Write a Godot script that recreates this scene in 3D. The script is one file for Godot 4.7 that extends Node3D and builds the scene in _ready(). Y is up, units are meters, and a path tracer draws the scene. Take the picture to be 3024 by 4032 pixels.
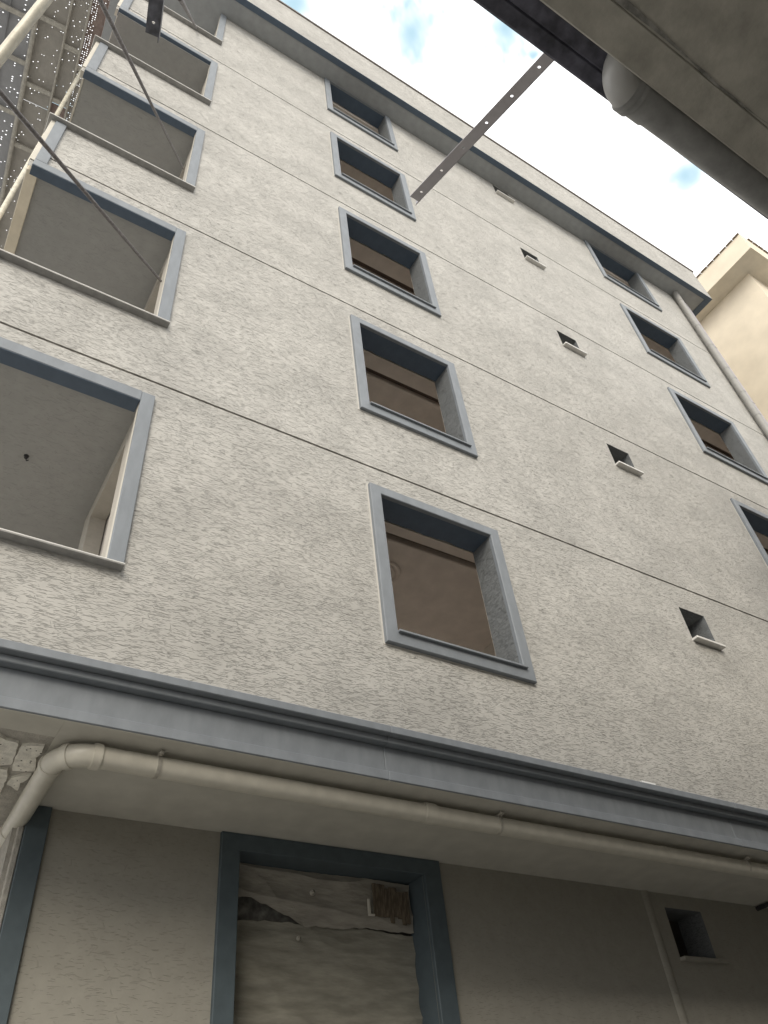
extends Node3D
# A grey-rendered apartment block seen from the alley at its foot. Metres, y up, facade on z = 0.

const STOREY := 2.9
const SOFFIT_Y := -3.214      # underside of the overhang above the ground floor
const RECESS_Z := -1.07       # ground-floor wall
const EAVE_Y := 11.24         # underside of the roof overhang
const GROUND_Y := -7.05
const LEFT_X := -1.24
const RIGHT_X := 12.87

var M := {}
var taken := {}
var rng := RandomNumberGenerator.new()
var wob := FastNoiseLite.new()


# ---------------------------------------------------------------- mesh helper
class MB:
	var st := SurfaceTool.new()
	func _init():
		st.begin(Mesh.PRIMITIVE_TRIANGLES)
	func tri(a: Vector3, b: Vector3, c: Vector3, na: Vector3, nb = null, nc = null):
		var f := (c - a).cross(b - a)          # clockwise front
		var mean: Vector3 = na if nb == null else na + nb + nc
		if f.dot(mean) < 0.0:
			var t := b; b = c; c = t
			var u = nb; nb = nc; nc = u
		st.set_normal(na); st.add_vertex(a)
		st.set_normal(na if nb == null else nb); st.add_vertex(b)
		st.set_normal(na if nc == null else nc); st.add_vertex(c)
	func quad(a: Vector3, b: Vector3, c: Vector3, d: Vector3, toward: Vector3):
		var n := (b - a).cross(c - a)
		if n.length() < 1e-12:
			n = (c - a).cross(d - a)
		n = n.normalized()
		if n.dot(toward) < 0.0:
			n = -n
		tri(a, b, c, n)
		tri(a, c, d, n)
	func box(lo: Vector3, hi: Vector3, ch := 0.0, skip := ""):
		var c := minf(ch, 0.45 * minf(hi.x - lo.x, minf(hi.y - lo.y, hi.z - lo.z)))
		var ctr := (lo + hi) * 0.5
		var h := (hi - lo) * 0.5
		var names := ["x", "y", "z"]
		for ax in 3:
			var u := (ax + 1) % 3
			var v := (ax + 2) % 3
			for s in [-1.0, 1.0]:
				if skip.contains(("+" if s > 0 else "-") + names[ax]):
					continue
				var p := []
				for k in [[-1, -1], [1, -1], [1, 1], [-1, 1]]:
					var q := Vector3.ZERO
					q[ax] = s * h[ax]; q[u] = k[0] * (h[u] - c); q[v] = k[1] * (h[v] - c)
					p.append(ctr + q)
				var n := Vector3.ZERO
				n[ax] = s
				quad(p[0], p[1], p[2], p[3], n)
			if c > 0.0:
				for su in [-1.0, 1.0]:
					for sv in [-1.0, 1.0]:
						var p := []
						for k in [[-1, 0], [1, 0], [1, 1], [-1, 1]]:
							var q := Vector3.ZERO
							q[ax] = k[0] * (h[ax] - c)
							q[u] = su * (h[u] - (c if k[1] == 1 else 0.0)); q[v] = sv * (h[v] - (0.0 if k[1] == 1 else c))
							p.append(ctr + q)
						var n := Vector3.ZERO
						n[u] = su; n[v] = sv
						quad(p[0], p[1], p[2], p[3], n)
		if c > 0.0:
			for sx in [-1.0, 1.0]:
				for sy in [-1.0, 1.0]:
					for sz in [-1.0, 1.0]:
						var s := Vector3(sx, sy, sz)
						tri(ctr + s * (h - Vector3(0, c, c)), ctr + s * (h - Vector3(c, 0, c)), ctr + s * (h - Vector3(c, c, 0)), s.normalized())
	# a round bar along a list of points, with a radius for each
	func sweep(pts: Array, radii: Array, segs := 16, cap := true):
		var rings := []
		var up := Vector3.UP
		var d0: Vector3 = (pts[1] - pts[0]).normalized()
		if absf(d0.dot(up)) > 0.9:
			up = Vector3.RIGHT
		for i in pts.size():
			var d: Vector3
			if i == 0: d = pts[1] - pts[0]
			elif i == pts.size() - 1: d = pts[i] - pts[i - 1]
			else: d = (pts[i + 1] - pts[i]).normalized() + (pts[i] - pts[i - 1]).normalized()
			d = d.normalized()
			var a := (up - d * up.dot(d)).normalized()
			var b := d.cross(a)
			up = a
			var ring := []
			for k in segs:
				var t := TAU * k / segs
				var n := a * cos(t) + b * sin(t)
				ring.append([pts[i] + n * radii[i], n, d])
			rings.append(ring)
		for i in rings.size() - 1:
			if (pts[i + 1] - pts[i]).length() < 1e-7 and radii[i] == radii[i + 1]:
				continue
			for k in segs:
				var l := (k + 1) % segs
				var A = rings[i][k]; var B = rings[i][l]; var C = rings[i + 1][l]; var D = rings[i + 1][k]
				tri(A[0], B[0], C[0], A[1], B[1], C[1])
				tri(A[0], C[0], D[0], A[1], C[1], D[1])
		if cap:
			for e in [0, rings.size() - 1]:
				var n: Vector3 = rings[e][0][2] * (-1.0 if e == 0 else 1.0)
				for k in segs:
					tri(pts[e], rings[e][k][0], rings[e][(k + 1) % segs][0], n)
	func bar(a: Vector3, b: Vector3, r: float, segs := 14):
		sweep([a, b], [r, r], segs)
	# a raised collar: rounded band round the axis a-b
	func collar(a: Vector3, b: Vector3, r: float, segs := 20):
		var m := (b - a) * 0.2
		sweep([a, a + m, b - m, b], [r * 0.95, r, r, r * 0.95], segs)
	func ring_torus(c: Vector3, R: float, r: float, n := 40, m := 8):
		for i in n:
			for j in m:
				var q := []
				for k in [[0, 0], [1, 0], [1, 1], [0, 1]]:
					var a: float = TAU * (i + k[0]) / n
					var b: float = TAU * (j + k[1]) / m
					var o := Vector3(cos(a), 0, sin(a))
					var nn := o * cos(b) + Vector3.UP * sin(b)
					q.append([c + o * R + nn * r, nn])
				tri(q[0][0], q[1][0], q[2][0], q[0][1], q[1][1], q[2][1])
				tri(q[0][0], q[2][0], q[3][0], q[0][1], q[2][1], q[3][1])
	# rectangular ring in the x-y plane (a window frame): outer lo..hi, board widths l r t b, from z0 out to z1
	func frame(lo: Vector2, hi: Vector2, w: Vector4, z0: float, z1: float, ch := 0.006):
		var o := [Vector2(lo.x, lo.y), Vector2(hi.x, lo.y), Vector2(hi.x, hi.y), Vector2(lo.x, hi.y)]
		var i := [Vector2(lo.x + w.x, lo.y + w.w), Vector2(hi.x - w.y, lo.y + w.w), Vector2(hi.x - w.y, hi.y - w.z), Vector2(lo.x + w.x, hi.y - w.z)]
		var ow := [Vector2(-1, -1), Vector2(1, -1), Vector2(1, 1), Vector2(-1, 1)]
		var nn := [Vector3(0, -1, 0), Vector3(1, 0, 0), Vector3(0, 1, 0), Vector3(-1, 0, 0)]
		for k in 4:
			var l := (k + 1) % 4
			if [w.w, w.y, w.z, w.x][k] < 0.001:
				continue
			var oa: Vector2 = o[k]; var ob: Vector2 = o[l]; var ia: Vector2 = i[k]; var ib: Vector2 = i[l]
			var oa2: Vector2 = oa - ow[k] * ch; var ob2: Vector2 = ob - ow[l] * ch
			var ia2: Vector2 = ia + ow[k] * ch; var ib2: Vector2 = ib + ow[l] * ch
			var at := func(p: Vector2, z: float): return Vector3(p.x, p.y, z)
			quad(at.call(oa2, z1), at.call(ob2, z1), at.call(ib2, z1), at.call(ia2, z1), Vector3.BACK)
			quad(at.call(oa, z1 - ch), at.call(ob, z1 - ch), at.call(ob2, z1), at.call(oa2, z1), Vector3.BACK + nn[k])
			quad(at.call(ia, z1 - ch), at.call(ib, z1 - ch), at.call(ib2, z1), at.call(ia2, z1), Vector3.BACK - nn[k])
			quad(at.call(oa, z0), at.call(ob, z0), at.call(ob, z1 - ch), at.call(oa, z1 - ch), nn[k])
			quad(at.call(ia, z0), at.call(ib, z0), at.call(ib, z1 - ch), at.call(ia, z1 - ch), -nn[k])


# ---------------------------------------------------------------- naming helpers
func numbered(called: String, parent: Node) -> String:
	var key := str(parent.get_instance_id()) + called
	taken[key] = taken.get(key, -1) + 1
	return called if taken[key] == 0 else "%s_%03d" % [called, taken[key]]


func obj(called: String, mb: MB, mat: Material, parent: Node = self) -> MeshInstance3D:
	var o := MeshInstance3D.new()
	o.name = numbered(called, parent)
	o.mesh = mb.st.commit()
	o.material_override = mat
	o.cast_shadow = GeometryInstance3D.SHADOW_CASTING_SETTING_ON
	parent.add_child(o, true)
	return o


func tag(o: Node, label: String, category := "", group := "", kind := ""):
	o.set_meta("label", label)
	if category: o.set_meta("category", category)
	if group: o.set_meta("group", group)
	if kind: o.set_meta("kind", kind)


func thing(called: String, label: String, category: String, at := Vector3.ZERO, group := "") -> Node3D:
	var o := Node3D.new()
	o.name = numbered(called, self)
	add_child(o, true)
	o.position = at
	tag(o, label, category, group)
	return o


# ---------------------------------------------------------------- textures and materials
func grey_noise(n: int, freq: float, octaves: int, lo: float, hi: float, sd: int, gain := 0.5) -> Image:
	var f := FastNoiseLite.new()
	f.seed = sd; f.frequency = freq; f.fractal_octaves = octaves; f.fractal_gain = gain
	f.noise_type = FastNoiseLite.TYPE_SIMPLEX_SMOOTH
	var im := f.get_seamless_image(n, n)
	im.convert(Image.FORMAT_L8)
	var d := im.get_data()
	var lut := PackedByteArray()
	lut.resize(256)
	for i in 256:
		lut[i] = int(clampf(lerpf(lo, hi, i / 255.0), 0, 1) * 255.0)
	for i in d.size():
		d[i] = lut[d[i]]
	return Image.create_from_data(n, n, false, Image.FORMAT_L8, d)


func tex(im: Image) -> ImageTexture:
	return ImageTexture.create_from_image(im)


# Combed render: a lumpy coat scored by short, mostly level furrows. Returns [height, albedo].
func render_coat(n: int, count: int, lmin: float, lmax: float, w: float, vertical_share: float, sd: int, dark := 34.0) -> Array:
	var r := RandomNumberGenerator.new()
	r.seed = sd
	var h := grey_noise(n, 0.035, 4, 0.84, 0.90, sd, 0.7)
	var a := grey_noise(n, 0.006, 5, 0.95, 1.01, sd + 1, 0.7)
	var sw := grey_noise(256, 0.02, 3, 0.0, 1.0, sd + 7).get_data()
	var hd := h.get_data()
	var ad := a.get_data()
	for k in count:
		var x := r.randf() * n
		var y := r.randf() * n
		# furrows come in swathes where the float dragged
		if r.randf() > clampf((float(sw[(int(y / n * 256.0) % 256) * 256 + int(x / n * 256.0) % 256]) / 255.0) * 1.8, 0.80, 1.0): continue
		var ang := r.randfn(0.0, 0.085)
		if r.randf() < vertical_share:
			ang = r.randf_range(-1.4, 1.4)
		var ln := r.randf_range(lmin, lmax) * (0.5 + r.randf())
		var depth := r.randf_range(60, 170)
		var ww := w * r.randf_range(0.6, 1.4)
		var bend := r.randfn(0.0, 0.16) / maxf(ln, 1.0)
		var steps := int(ln)
		for s in steps:
			var t := float(s) / steps
			var half := ww * (0.35 + 0.65 * sin(PI * clampf(t * 1.1, 0, 1)))
			x += cos(ang); y += sin(ang); ang += bend
			for o in range(-int(ceil(half)), int(ceil(half)) + 1):
				var fall := 1.0 - absf(o) / (half + 0.6)
				if fall <= 0.0: continue
				var px := posmod(int(x - o * sin(ang)), n)
				var py := posmod(int(y + o * cos(ang)), n)
				var at := py * n + px
				var v := int(190 - depth * fall)
				if v < hd[at]: hd[at] = v
				var c := int(ad[at] - dark * fall)  # furrows also darkened in the albedo, standing in for their shade
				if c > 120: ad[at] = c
	return [Image.create_from_data(n, n, false, Image.FORMAT_L8, hd), Image.create_from_data(n, n, false, Image.FORMAT_L8, ad)]


func mat(color: Color, rough: float, albedo: Texture2D = null, height: Texture2D = null, relief_cm := 0.0, per_metre := 1.0, metal := 0.0, spec := 0.5) -> StandardMaterial3D:
	var m := StandardMaterial3D.new()
	m.albedo_color = color.linear_to_srgb()
	m.roughness = rough
	m.metallic = metal
	m.metallic_specular = spec
	if albedo: m.albedo_texture = albedo
	if height:
		m.heightmap_enabled = true
		m.heightmap_texture = height
		m.heightmap_scale = relief_cm
	if albedo or height:
		m.uv1_triplanar = true
		m.uv1_world_triplanar = true
		m.uv1_triplanar_sharpness = 8.0
		m.uv1_scale = Vector3.ONE * per_metre
	return m


func make_materials():
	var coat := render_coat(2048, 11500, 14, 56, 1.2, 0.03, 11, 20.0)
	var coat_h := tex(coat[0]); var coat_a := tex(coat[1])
	var rf := FastNoiseLite.new()
	rf.seed = 41; rf.frequency = 0.008; rf.fractal_type = FastNoiseLite.FRACTAL_RIDGED; rf.fractal_octaves = 4
	rf.domain_warp_enabled = true; rf.domain_warp_amplitude = 25.0
	var crease := tex(rf.get_seamless_image(512, 512))
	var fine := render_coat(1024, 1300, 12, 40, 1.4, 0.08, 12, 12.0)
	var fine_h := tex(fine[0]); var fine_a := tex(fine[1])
	var grain := tex(grey_noise(512, 0.05, 5, 0.2, 1.0, 21, 0.7))
	var mottle := tex(grey_noise(512, 0.010, 5, 0.84, 1.04, 22, 0.6))
	var soft := tex(grey_noise(512, 0.008, 4, 0.94, 1.01, 23, 0.55))
	var dirt := tex(grey_noise(512, 0.012, 5, 0.55, 1.08, 24, 0.55))
	var film := tex(grey_noise(512, 0.010, 5, 0.80, 1.04, 35, 0.6))
	var streak := tex(grey_noise(512, 0.008, 5, 0.92, 1.03, 33, 0.55))
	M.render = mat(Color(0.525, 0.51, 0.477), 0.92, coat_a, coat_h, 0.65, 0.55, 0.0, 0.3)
	M.render.detail_enabled = true
	M.render.detail_blend_mode = BaseMaterial3D.BLEND_MODE_MUL
	M.render.detail_uv_layer = BaseMaterial3D.DETAIL_UV_2
	var wide := grey_noise(512, 0.012, 5, 0.92, 1.02, 31, 0.6)
	wide.convert(Image.FORMAT_RGBA8)
	M.render.detail_albedo = tex(wide)
	M.render.uv2_triplanar = true
	M.render.uv2_world_triplanar = true
	M.render.uv2_scale = Vector3(0.14, 0.19, 0.14)
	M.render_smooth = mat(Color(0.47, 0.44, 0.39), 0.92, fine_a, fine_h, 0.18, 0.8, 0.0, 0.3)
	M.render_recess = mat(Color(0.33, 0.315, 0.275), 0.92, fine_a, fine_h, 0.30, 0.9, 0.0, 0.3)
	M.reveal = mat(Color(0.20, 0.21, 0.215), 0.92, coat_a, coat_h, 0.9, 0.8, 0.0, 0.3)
	M.margin = mat(Color(0.55, 0.53, 0.485), 0.9, soft, grain, 0.15, 2.0)
	M.sill_shade = mat(Color(0.36, 0.355, 0.345), 0.8, mottle)
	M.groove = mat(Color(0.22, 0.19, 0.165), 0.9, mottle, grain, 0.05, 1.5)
	M.slate = mat(Color(0.218, 0.238, 0.26), 0.62, streak, grain, 0.03, 1.7)
	M.slate.uv1_scale = Vector3(1.7, 0.7, 1.7)
	M.slate_dark = mat(Color(0.085, 0.12, 0.17), 0.6, soft, grain, 0.03, 1.7)  # darker slate for undersides, with their shade put into the colour
	M.marble = mat(Color(0.70, 0.685, 0.65), 0.35, soft, null, 0.0, 2.0)
	M.soffit = mat(Color(0.57, 0.55, 0.49), 0.9, soft, grain, 0.06, 0.9)
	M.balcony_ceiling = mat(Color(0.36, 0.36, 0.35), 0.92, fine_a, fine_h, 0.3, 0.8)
	M.eave = mat(Color(0.36, 0.375, 0.385), 0.9, soft, grain, 0.05, 1.1)
	M.beige = mat(Color(0.82, 0.74, 0.60), 0.8, soft, grain, 0.03, 1.2)
	M.pale_edge = mat(Color(0.62, 0.585, 0.51), 0.8, soft, grain, 0.04, 1.2)
	M.coping = mat(Color(0.20, 0.175, 0.16), 0.55, mottle, null, 0.0, 1.3)
	M.pvc = mat(Color(0.62, 0.59, 0.51), 0.38, soft, null, 0.0, 1.6)
	M.pvc_grey = mat(Color(0.31, 0.31, 0.305), 0.42, mottle, null, 0.0, 1.6)
	M.painted_pipe = mat(Color(0.31, 0.302, 0.285), 0.55, soft, null, 0.0, 1.2)
	M.lilac = mat(Color(0.40, 0.37, 0.40), 0.7, soft, grain, 0.02, 1.2)
	M.clamp = mat(Color(0.55, 0.52, 0.46), 0.45, mottle, null, 0.0, 4.0, 0.4)
	M.block = mat(Color(0.86, 0.83, 0.75), 0.95, mottle, grain, 0.25, 2.4)
	M.mortar = mat(Color(0.46, 0.435, 0.39), 0.96, mottle, grain, 0.5, 2.2)
	M.hole = mat(Color(0.05, 0.045, 0.04), 0.95)  # near-black colour stands in for the unlit inside of openings
	M.room_ceiling = mat(Color(0.70, 0.63, 0.57), 0.9, soft, grain, 0.05, 0.8)
	M.channel = mat(Color(0.20, 0.15, 0.125), 0.9)
	M.room_wall = mat(Color(0.68, 0.63, 0.57), 0.9, soft, grain, 0.05, 0.8)
	M.concrete = mat(Color(0.45, 0.42, 0.38), 0.95, mottle, grain, 0.3, 0.6)
	M.ground = mat(Color(0.38, 0.37, 0.345), 0.95, dirt, grain, 0.5, 0.5)
	M.near_soffit = mat(Color(0.48, 0.46, 0.41), 0.92, mottle, grain, 0.10, 1.3)
	M.near_stain = mat(Color(0.39, 0.38, 0.355), 0.95, dirt, grain, 0.10, 2.5)
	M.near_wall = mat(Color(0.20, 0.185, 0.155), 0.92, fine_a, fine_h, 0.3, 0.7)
	M.gutter = mat(Color(0.13, 0.13, 0.17), 0.55, dirt, grain, 0.05, 1.8)
	M.steel = mat(Color(0.56, 0.53, 0.55), 0.55, soft, grain, 0.03, 3.0, 0.0)
	M.steel_backlit = mat(Color(0.15, 0.155, 0.19), 0.5, dirt, grain, 0.03, 3.0, 0.0)  # steel coloured dark to paint in its backlit look
	M.rod = mat(Color(0.21, 0.19, 0.19), 0.55, dirt, grain, 0.04, 3.0, 0.4)
	M.tube = mat(Color(0.66, 0.62, 0.51), 0.5, mottle, grain, 0.03, 2.0, 0.1)
	M.deck_grey = mat(Color(0.50, 0.48, 0.45), 0.75, soft, grain, 0.10, 1.5, 0.2)
	M.deck_rust = mat(Color(0.42, 0.335, 0.31), 0.85, mottle, grain, 0.12, 1.6, 0.1)
	M.deck_blue = mat(Color(0.44, 0.45, 0.48), 0.7, soft, grain, 0.10, 1.5, 0.2)
	M.deck_frame = mat(Color(0.62, 0.60, 0.55), 0.6, mottle, grain, 0.04, 2.0, 0.3)
	M.cream = mat(Color(0.73, 0.645, 0.51), 0.9, soft, grain, 0.15, 0.25)
	M.cream_soffit = mat(Color(0.74, 0.68, 0.57), 0.9, soft, grain, 0.05, 0.5)
	M.roof_tile = mat(Color(0.40, 0.31, 0.23), 0.85, dirt, grain, 0.3, 2.0)
	M.sheet = mat(Color(0.37, 0.345, 0.30), 0.34, mottle, crease, 0.35, 1.5)
	M.sheet.uv1_scale = Vector3(0.6, 2.6, 0.6)
	M.sheet_low = mat(Color(0.33, 0.315, 0.265), 0.38, film, crease, 0.4, 1.1)
	M.sheet_low.uv1_scale = Vector3(0.5, 2.2, 0.5)
	M.sheet_back = mat(Color(0.19, 0.182, 0.165), 0.6, dirt, grain, 0.08, 1.7)
	M.wood = mat(Color(0.185, 0.145, 0.10), 0.85, dirt, null, 0.0, 2.0)
	M.wood.uv1_scale = Vector3(7.0, 1.2, 7.0)
	M.white = mat(Color(0.80, 0.80, 0.78), 0.6)
	M.dark = mat(Color(0.035, 0.035, 0.038), 0.6)


# ---------------------------------------------------------------- sky
func sky_image() -> Image:
	var w := 2048
	var h := 1024
	var im := Image.create(w, h, false, Image.FORMAT_RGBF)
	var n := FastNoiseLite.new()
	n.seed = 5; n.frequency = 2.2; n.fractal_octaves = 5
	# gaps in the cloud: where the photograph shows them, and more like them all round
	var gaps := [[Vector3(0.228, 0.962, -0.147), 2.1], [Vector3(0.31, 0.947, -0.089), 1.7], [Vector3(0.541, 0.836, -0.09), 1.9], [Vector3(0.105, 0.976, -0.19), 2.9]]
	var r := RandomNumberGenerator.new()
	r.seed = 77
	for k in 60:
		var g := Vector3(r.randfn(), absf(r.randfn()) + 0.12, r.randfn()).normalized()
		var clear := g.dot(Vector3(0.36, 0.925, -0.11).normalized()) < cos(deg_to_rad(24.0))
		if clear:
			gaps.append([g, r.randf_range(1.5, 3.6)])
	im.fill(Color(1.0, 1.0, 1.0))
	for g in gaps:
		var c: Vector3 = g[0].normalized()
		var rad: float = deg_to_rad(g[1])
		var th0 := acos(c.y)
		var v0 := n.get_noise_3dv(c * 9.0)
		for y in range(maxi(0, int((th0 - rad * 1.6) / PI * h)), mini(h, int((th0 + rad * 1.6) / PI * h) + 1)):
			var th := PI * (y + 0.5) / h
			var span := PI if sin(th) < rad * 1.7 else minf(PI, 1.7 * rad / sin(th))
			var pc := atan2(c.x, -c.z)
			for k in range(int((pc - span) / TAU * w), int((pc + span) / TAU * w) + 1):
				var x := posmod(k, w)
				var ph := TAU * (x + 0.5) / w
				var d := Vector3(sin(ph) * sin(th), cos(th), -cos(ph) * sin(th))
				var a := acos(clampf(d.dot(c), -1.0, 1.0)) / rad
				if a > 1.6: continue
				var v := n.get_noise_3dv(d * 9.0) + 0.5 * n.get_noise_3dv(d * 31.0) - v0
				var open := 1.0 - smoothstep(0.0, 1.0, clampf(a * 0.95 + 0.75 * v * a, 0.0, 1.0))
				var was := im.get_pixel(x, y)
				im.set_pixel(x, y, was.lerp(Color(0.14, 0.31, 0.40), open * 0.80))
	return im


# ---------------------------------------------------------------- walls with openings
# Grid in the plane z; holes are Rect2; with grooves, the level furrows are sunk 18 mm.
func wall_grid(mb: MB, x0: float, x1: float, y0: float, y1: float, z: float, holes: Array, grooves := [], toward := Vector3.BACK):
	var xs := [x0, x1]
	var ys := [y0, y1]
	for hl in holes:
		for v in [hl.position.x, hl.end.x]:
			if v > x0 and v < x1: xs.append(v)
		for v in [hl.position.y, hl.end.y]:
			if v > y0 and v < y1: ys.append(v)
	var cutset := {}
	for gr in grooves:
		ys.append(gr - 0.013); ys.append(gr + 0.013)
		cutset[gr] = true
		var x := x0 + 0.3
		while x < x1:
			if not xs.any(func(q): return absf(q - x) < 0.05): xs.append(x)
			x += 0.31
	if grooves:
		xs.append(-1.09); xs.append(12.487)
	xs.sort(); ys.sort()
	var jit := func(x: float, y: float) -> float:
		for gr in grooves:
			if absf(absf(y - gr) - 0.013) < 0.002:
				return y + 0.006 * wob.get_noise_2d(x * 60.0, gr * 40.0) + 0.002 * wob.get_noise_2d(x * 400.0, y * 900.0)
		return y
	for i in xs.size() - 1:
		if xs[i + 1] - xs[i] < 1e-5: continue
		var cx: float = (xs[i] + xs[i + 1]) / 2
		for j in ys.size() - 1:
			if ys[j + 1] - ys[j] < 1e-5: continue
			var cy: float = (ys[j] + ys[j + 1]) / 2
			var inside := false
			for hl in holes:
				if hl.has_point(Vector2(cx, cy)):
					inside = true
					break
			if inside: continue
			var a := Vector3(xs[i], jit.call(xs[i], ys[j]), z)
			var b := Vector3(xs[i + 1], jit.call(xs[i + 1], ys[j]), z)
			var c := Vector3(xs[i + 1], jit.call(xs[i + 1], ys[j + 1]), z)
			var d := Vector3(xs[i], jit.call(xs[i], ys[j + 1]), z)
			var sunk := false
			for gr in grooves:
				if absf(cy - gr) < 0.008 and cx > -1.09 and cx < 12.487: sunk = true
			if sunk:
				var k := Vector3(0, 0, -0.018)
				mb.quad(a, b, b + k, a + k, Vector3.UP)
				mb.quad(d, c, c + k, d + k, Vector3.DOWN)
			else:
				mb.quad(a, b, c, d, toward)


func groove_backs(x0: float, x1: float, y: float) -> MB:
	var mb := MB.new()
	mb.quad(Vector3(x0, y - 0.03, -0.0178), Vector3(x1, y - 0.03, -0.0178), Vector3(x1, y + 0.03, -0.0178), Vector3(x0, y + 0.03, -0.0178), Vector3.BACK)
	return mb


# ---------------------------------------------------------------- windows
func add_window(b: Node3D, xl: float, xr: float, i: int):
	var oy := STOREY * i
	var top := -0.278 + oy
	var bot := -2.052 + oy
	var w := Vector4(0.115, 0.115, 0.108, 0.115)
	if i == 4:
		top = EAVE_Y - 0.004
		w.z = 0.012
	var lo := Vector2(xl, bot)
	var hi := Vector2(xr, top)
	var f := MB.new()
	f.frame(lo, hi, w, 0.0, 0.042)
	var win := obj("window", f, M.slate, b)
	var pm := MB.new()
	pm.frame(lo - Vector2(0.016, 0.012), hi + Vector2(0.016, 0.012 if i < 4 else -0.002), Vector4(0.018, 0.018, 0.014 if i < 4 else 0.0, 0.014), 0.0, 0.0035, 0.002)
	obj("plaster_margin", pm, M.margin, win)
	var ix0 := xl + w.x; var ix1 := xr - w.y; var iy0 := bot + w.w; var iy1 := top - w.z
	# head of the opening with a broken plaster edge
	var hd := MB.new()
	var n := 36
	var last := 0.0
	for k in n + 1:
		var x := lerpf(ix0, ix1, k / float(n))
		var e := -0.25 + 0.016 * wob.get_noise_2d(x * 330.0 + i * 900.0, 3.0) + 0.008 * wob.get_noise_2d(x * 1500.0 + i * 70.0, 9.0)
		if k > 0:
			var px := lerpf(ix0, ix1, (k - 1) / float(n))
			hd.quad(Vector3(px, iy1, 0.0), Vector3(x, iy1, 0.0), Vector3(x, iy1, e), Vector3(px, iy1, last), Vector3.DOWN)
			hd.quad(Vector3(px, iy1, last), Vector3(x, iy1, e), Vector3(x, iy1 + 0.02, e), Vector3(px, iy1 + 0.02, last), Vector3.FORWARD)
		last = e
	obj("head_reveal", hd, M.slate_dark, win)
	for s in [[ix0, 1.0], [ix1, -1.0]]:
		var rv := MB.new()
		rv.quad(Vector3(s[0], iy0, 0.0), Vector3(s[0], iy1, 0.0), Vector3(s[0], iy1, -0.262), Vector3(s[0], iy0, -0.262), Vector3(s[1], 0, 0))
		obj("side_reveal", rv, M.reveal, win)
	var sl := MB.new()
	sl.box(Vector3(ix0 + 0.004, iy0 - 0.004, -0.262), Vector3(ix1 - 0.004, iy0 + 0.012, 0.0))
	sl.box(Vector3(ix0 - 0.004, iy0 - 0.009, 0.001), Vector3(ix1 + 0.028, iy0 + 0.012, 0.070), 0.003)
	obj("window_sill", sl, M.slate, win)


func add_room(b: Node3D, x0: float, x1: float, i: int, rose: bool):
	var oy := STOREY * i
	var c := MB.new()
	var yb := 0.0 + oy     # margin of the ceiling, above the dropped field
	var yf := -0.105 + oy
	if i == 4:
		yb = 11.225; yf = 11.15
	var z0 := -0.27; var z1 := -5.2; var m := 0.46
	c.box(Vector3(x0, yb, z1), Vector3(x1, yb + 0.1, z0))
	for q in [[x0, x1, z0, z0 - m + 0.10]]:
		c.box(Vector3(q[0], yf - 0.006, minf(q[2], q[3])), Vector3(q[1], yb - 0.003, maxf(q[2], q[3])), 0.004)
	var rc := obj("room_ceiling", c, M.room_ceiling, b)
	var ch := MB.new()
	ch.box(Vector3(x0, yb - 0.012, z0 - m - 0.004), Vector3(x1, yb - 0.002, z0 - m + 0.099))
	obj("ceiling_channel", ch, M.channel, rc)
	var f := MB.new()
	f.box(Vector3(x0, yf, z1), Vector3(x1, yb - 0.002, z0 - m))
	obj("dropped_ceiling", f, M.room_ceiling, rc)
	var l := MB.new()
	l.box(Vector3(x0, yf - 0.016, z0 - m - 0.028), Vector3(x1, yf + 0.012, z0 - m + 0.024), 0.009)
	obj("ceiling_moulding", l, M.room_ceiling, rc)
	if rose:
		var t := MB.new()
		t.ring_torus(Vector3(3.32, yf, -1.23), 0.21, 0.022)
		t.ring_torus(Vector3(3.32, yf, -1.23), 0.15, 0.018)
		t.ring_torus(Vector3(3.32, yf, -1.23), 0.09, 0.022)
		obj("ceiling_rose", t, M.room_ceiling, rc)
	var w := MB.new()
	var yl := -2.80 + oy
	wall_grid(w, x0, x1, yl, yb, z1, [Rect2((x0 + x1) / 2 - 1.6, yl + 0.6, 3.2, 2.0)])
	w.quad(Vector3(x0, yl, z0), Vector3(x0, yl, z1), Vector3(x0, yb, z1), Vector3(x0, yb, z0), Vector3.RIGHT)
	w.quad(Vector3(x1, yl, z0), Vector3(x1, yl, z1), Vector3(x1, yb, z1), Vector3(x1, yb, z0), Vector3.LEFT)
	obj("room_wall", w, M.room_wall, b)
	var fl := MB.new()
	fl.quad(Vector3(x0, yl + 0.003, z0), Vector3(x1, yl + 0.003, z0), Vector3(x1, yl + 0.003, z1), Vector3(x0, yl + 0.003, z1), Vector3.UP)
	obj("room_floor", fl, M.room_wall, b)


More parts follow.
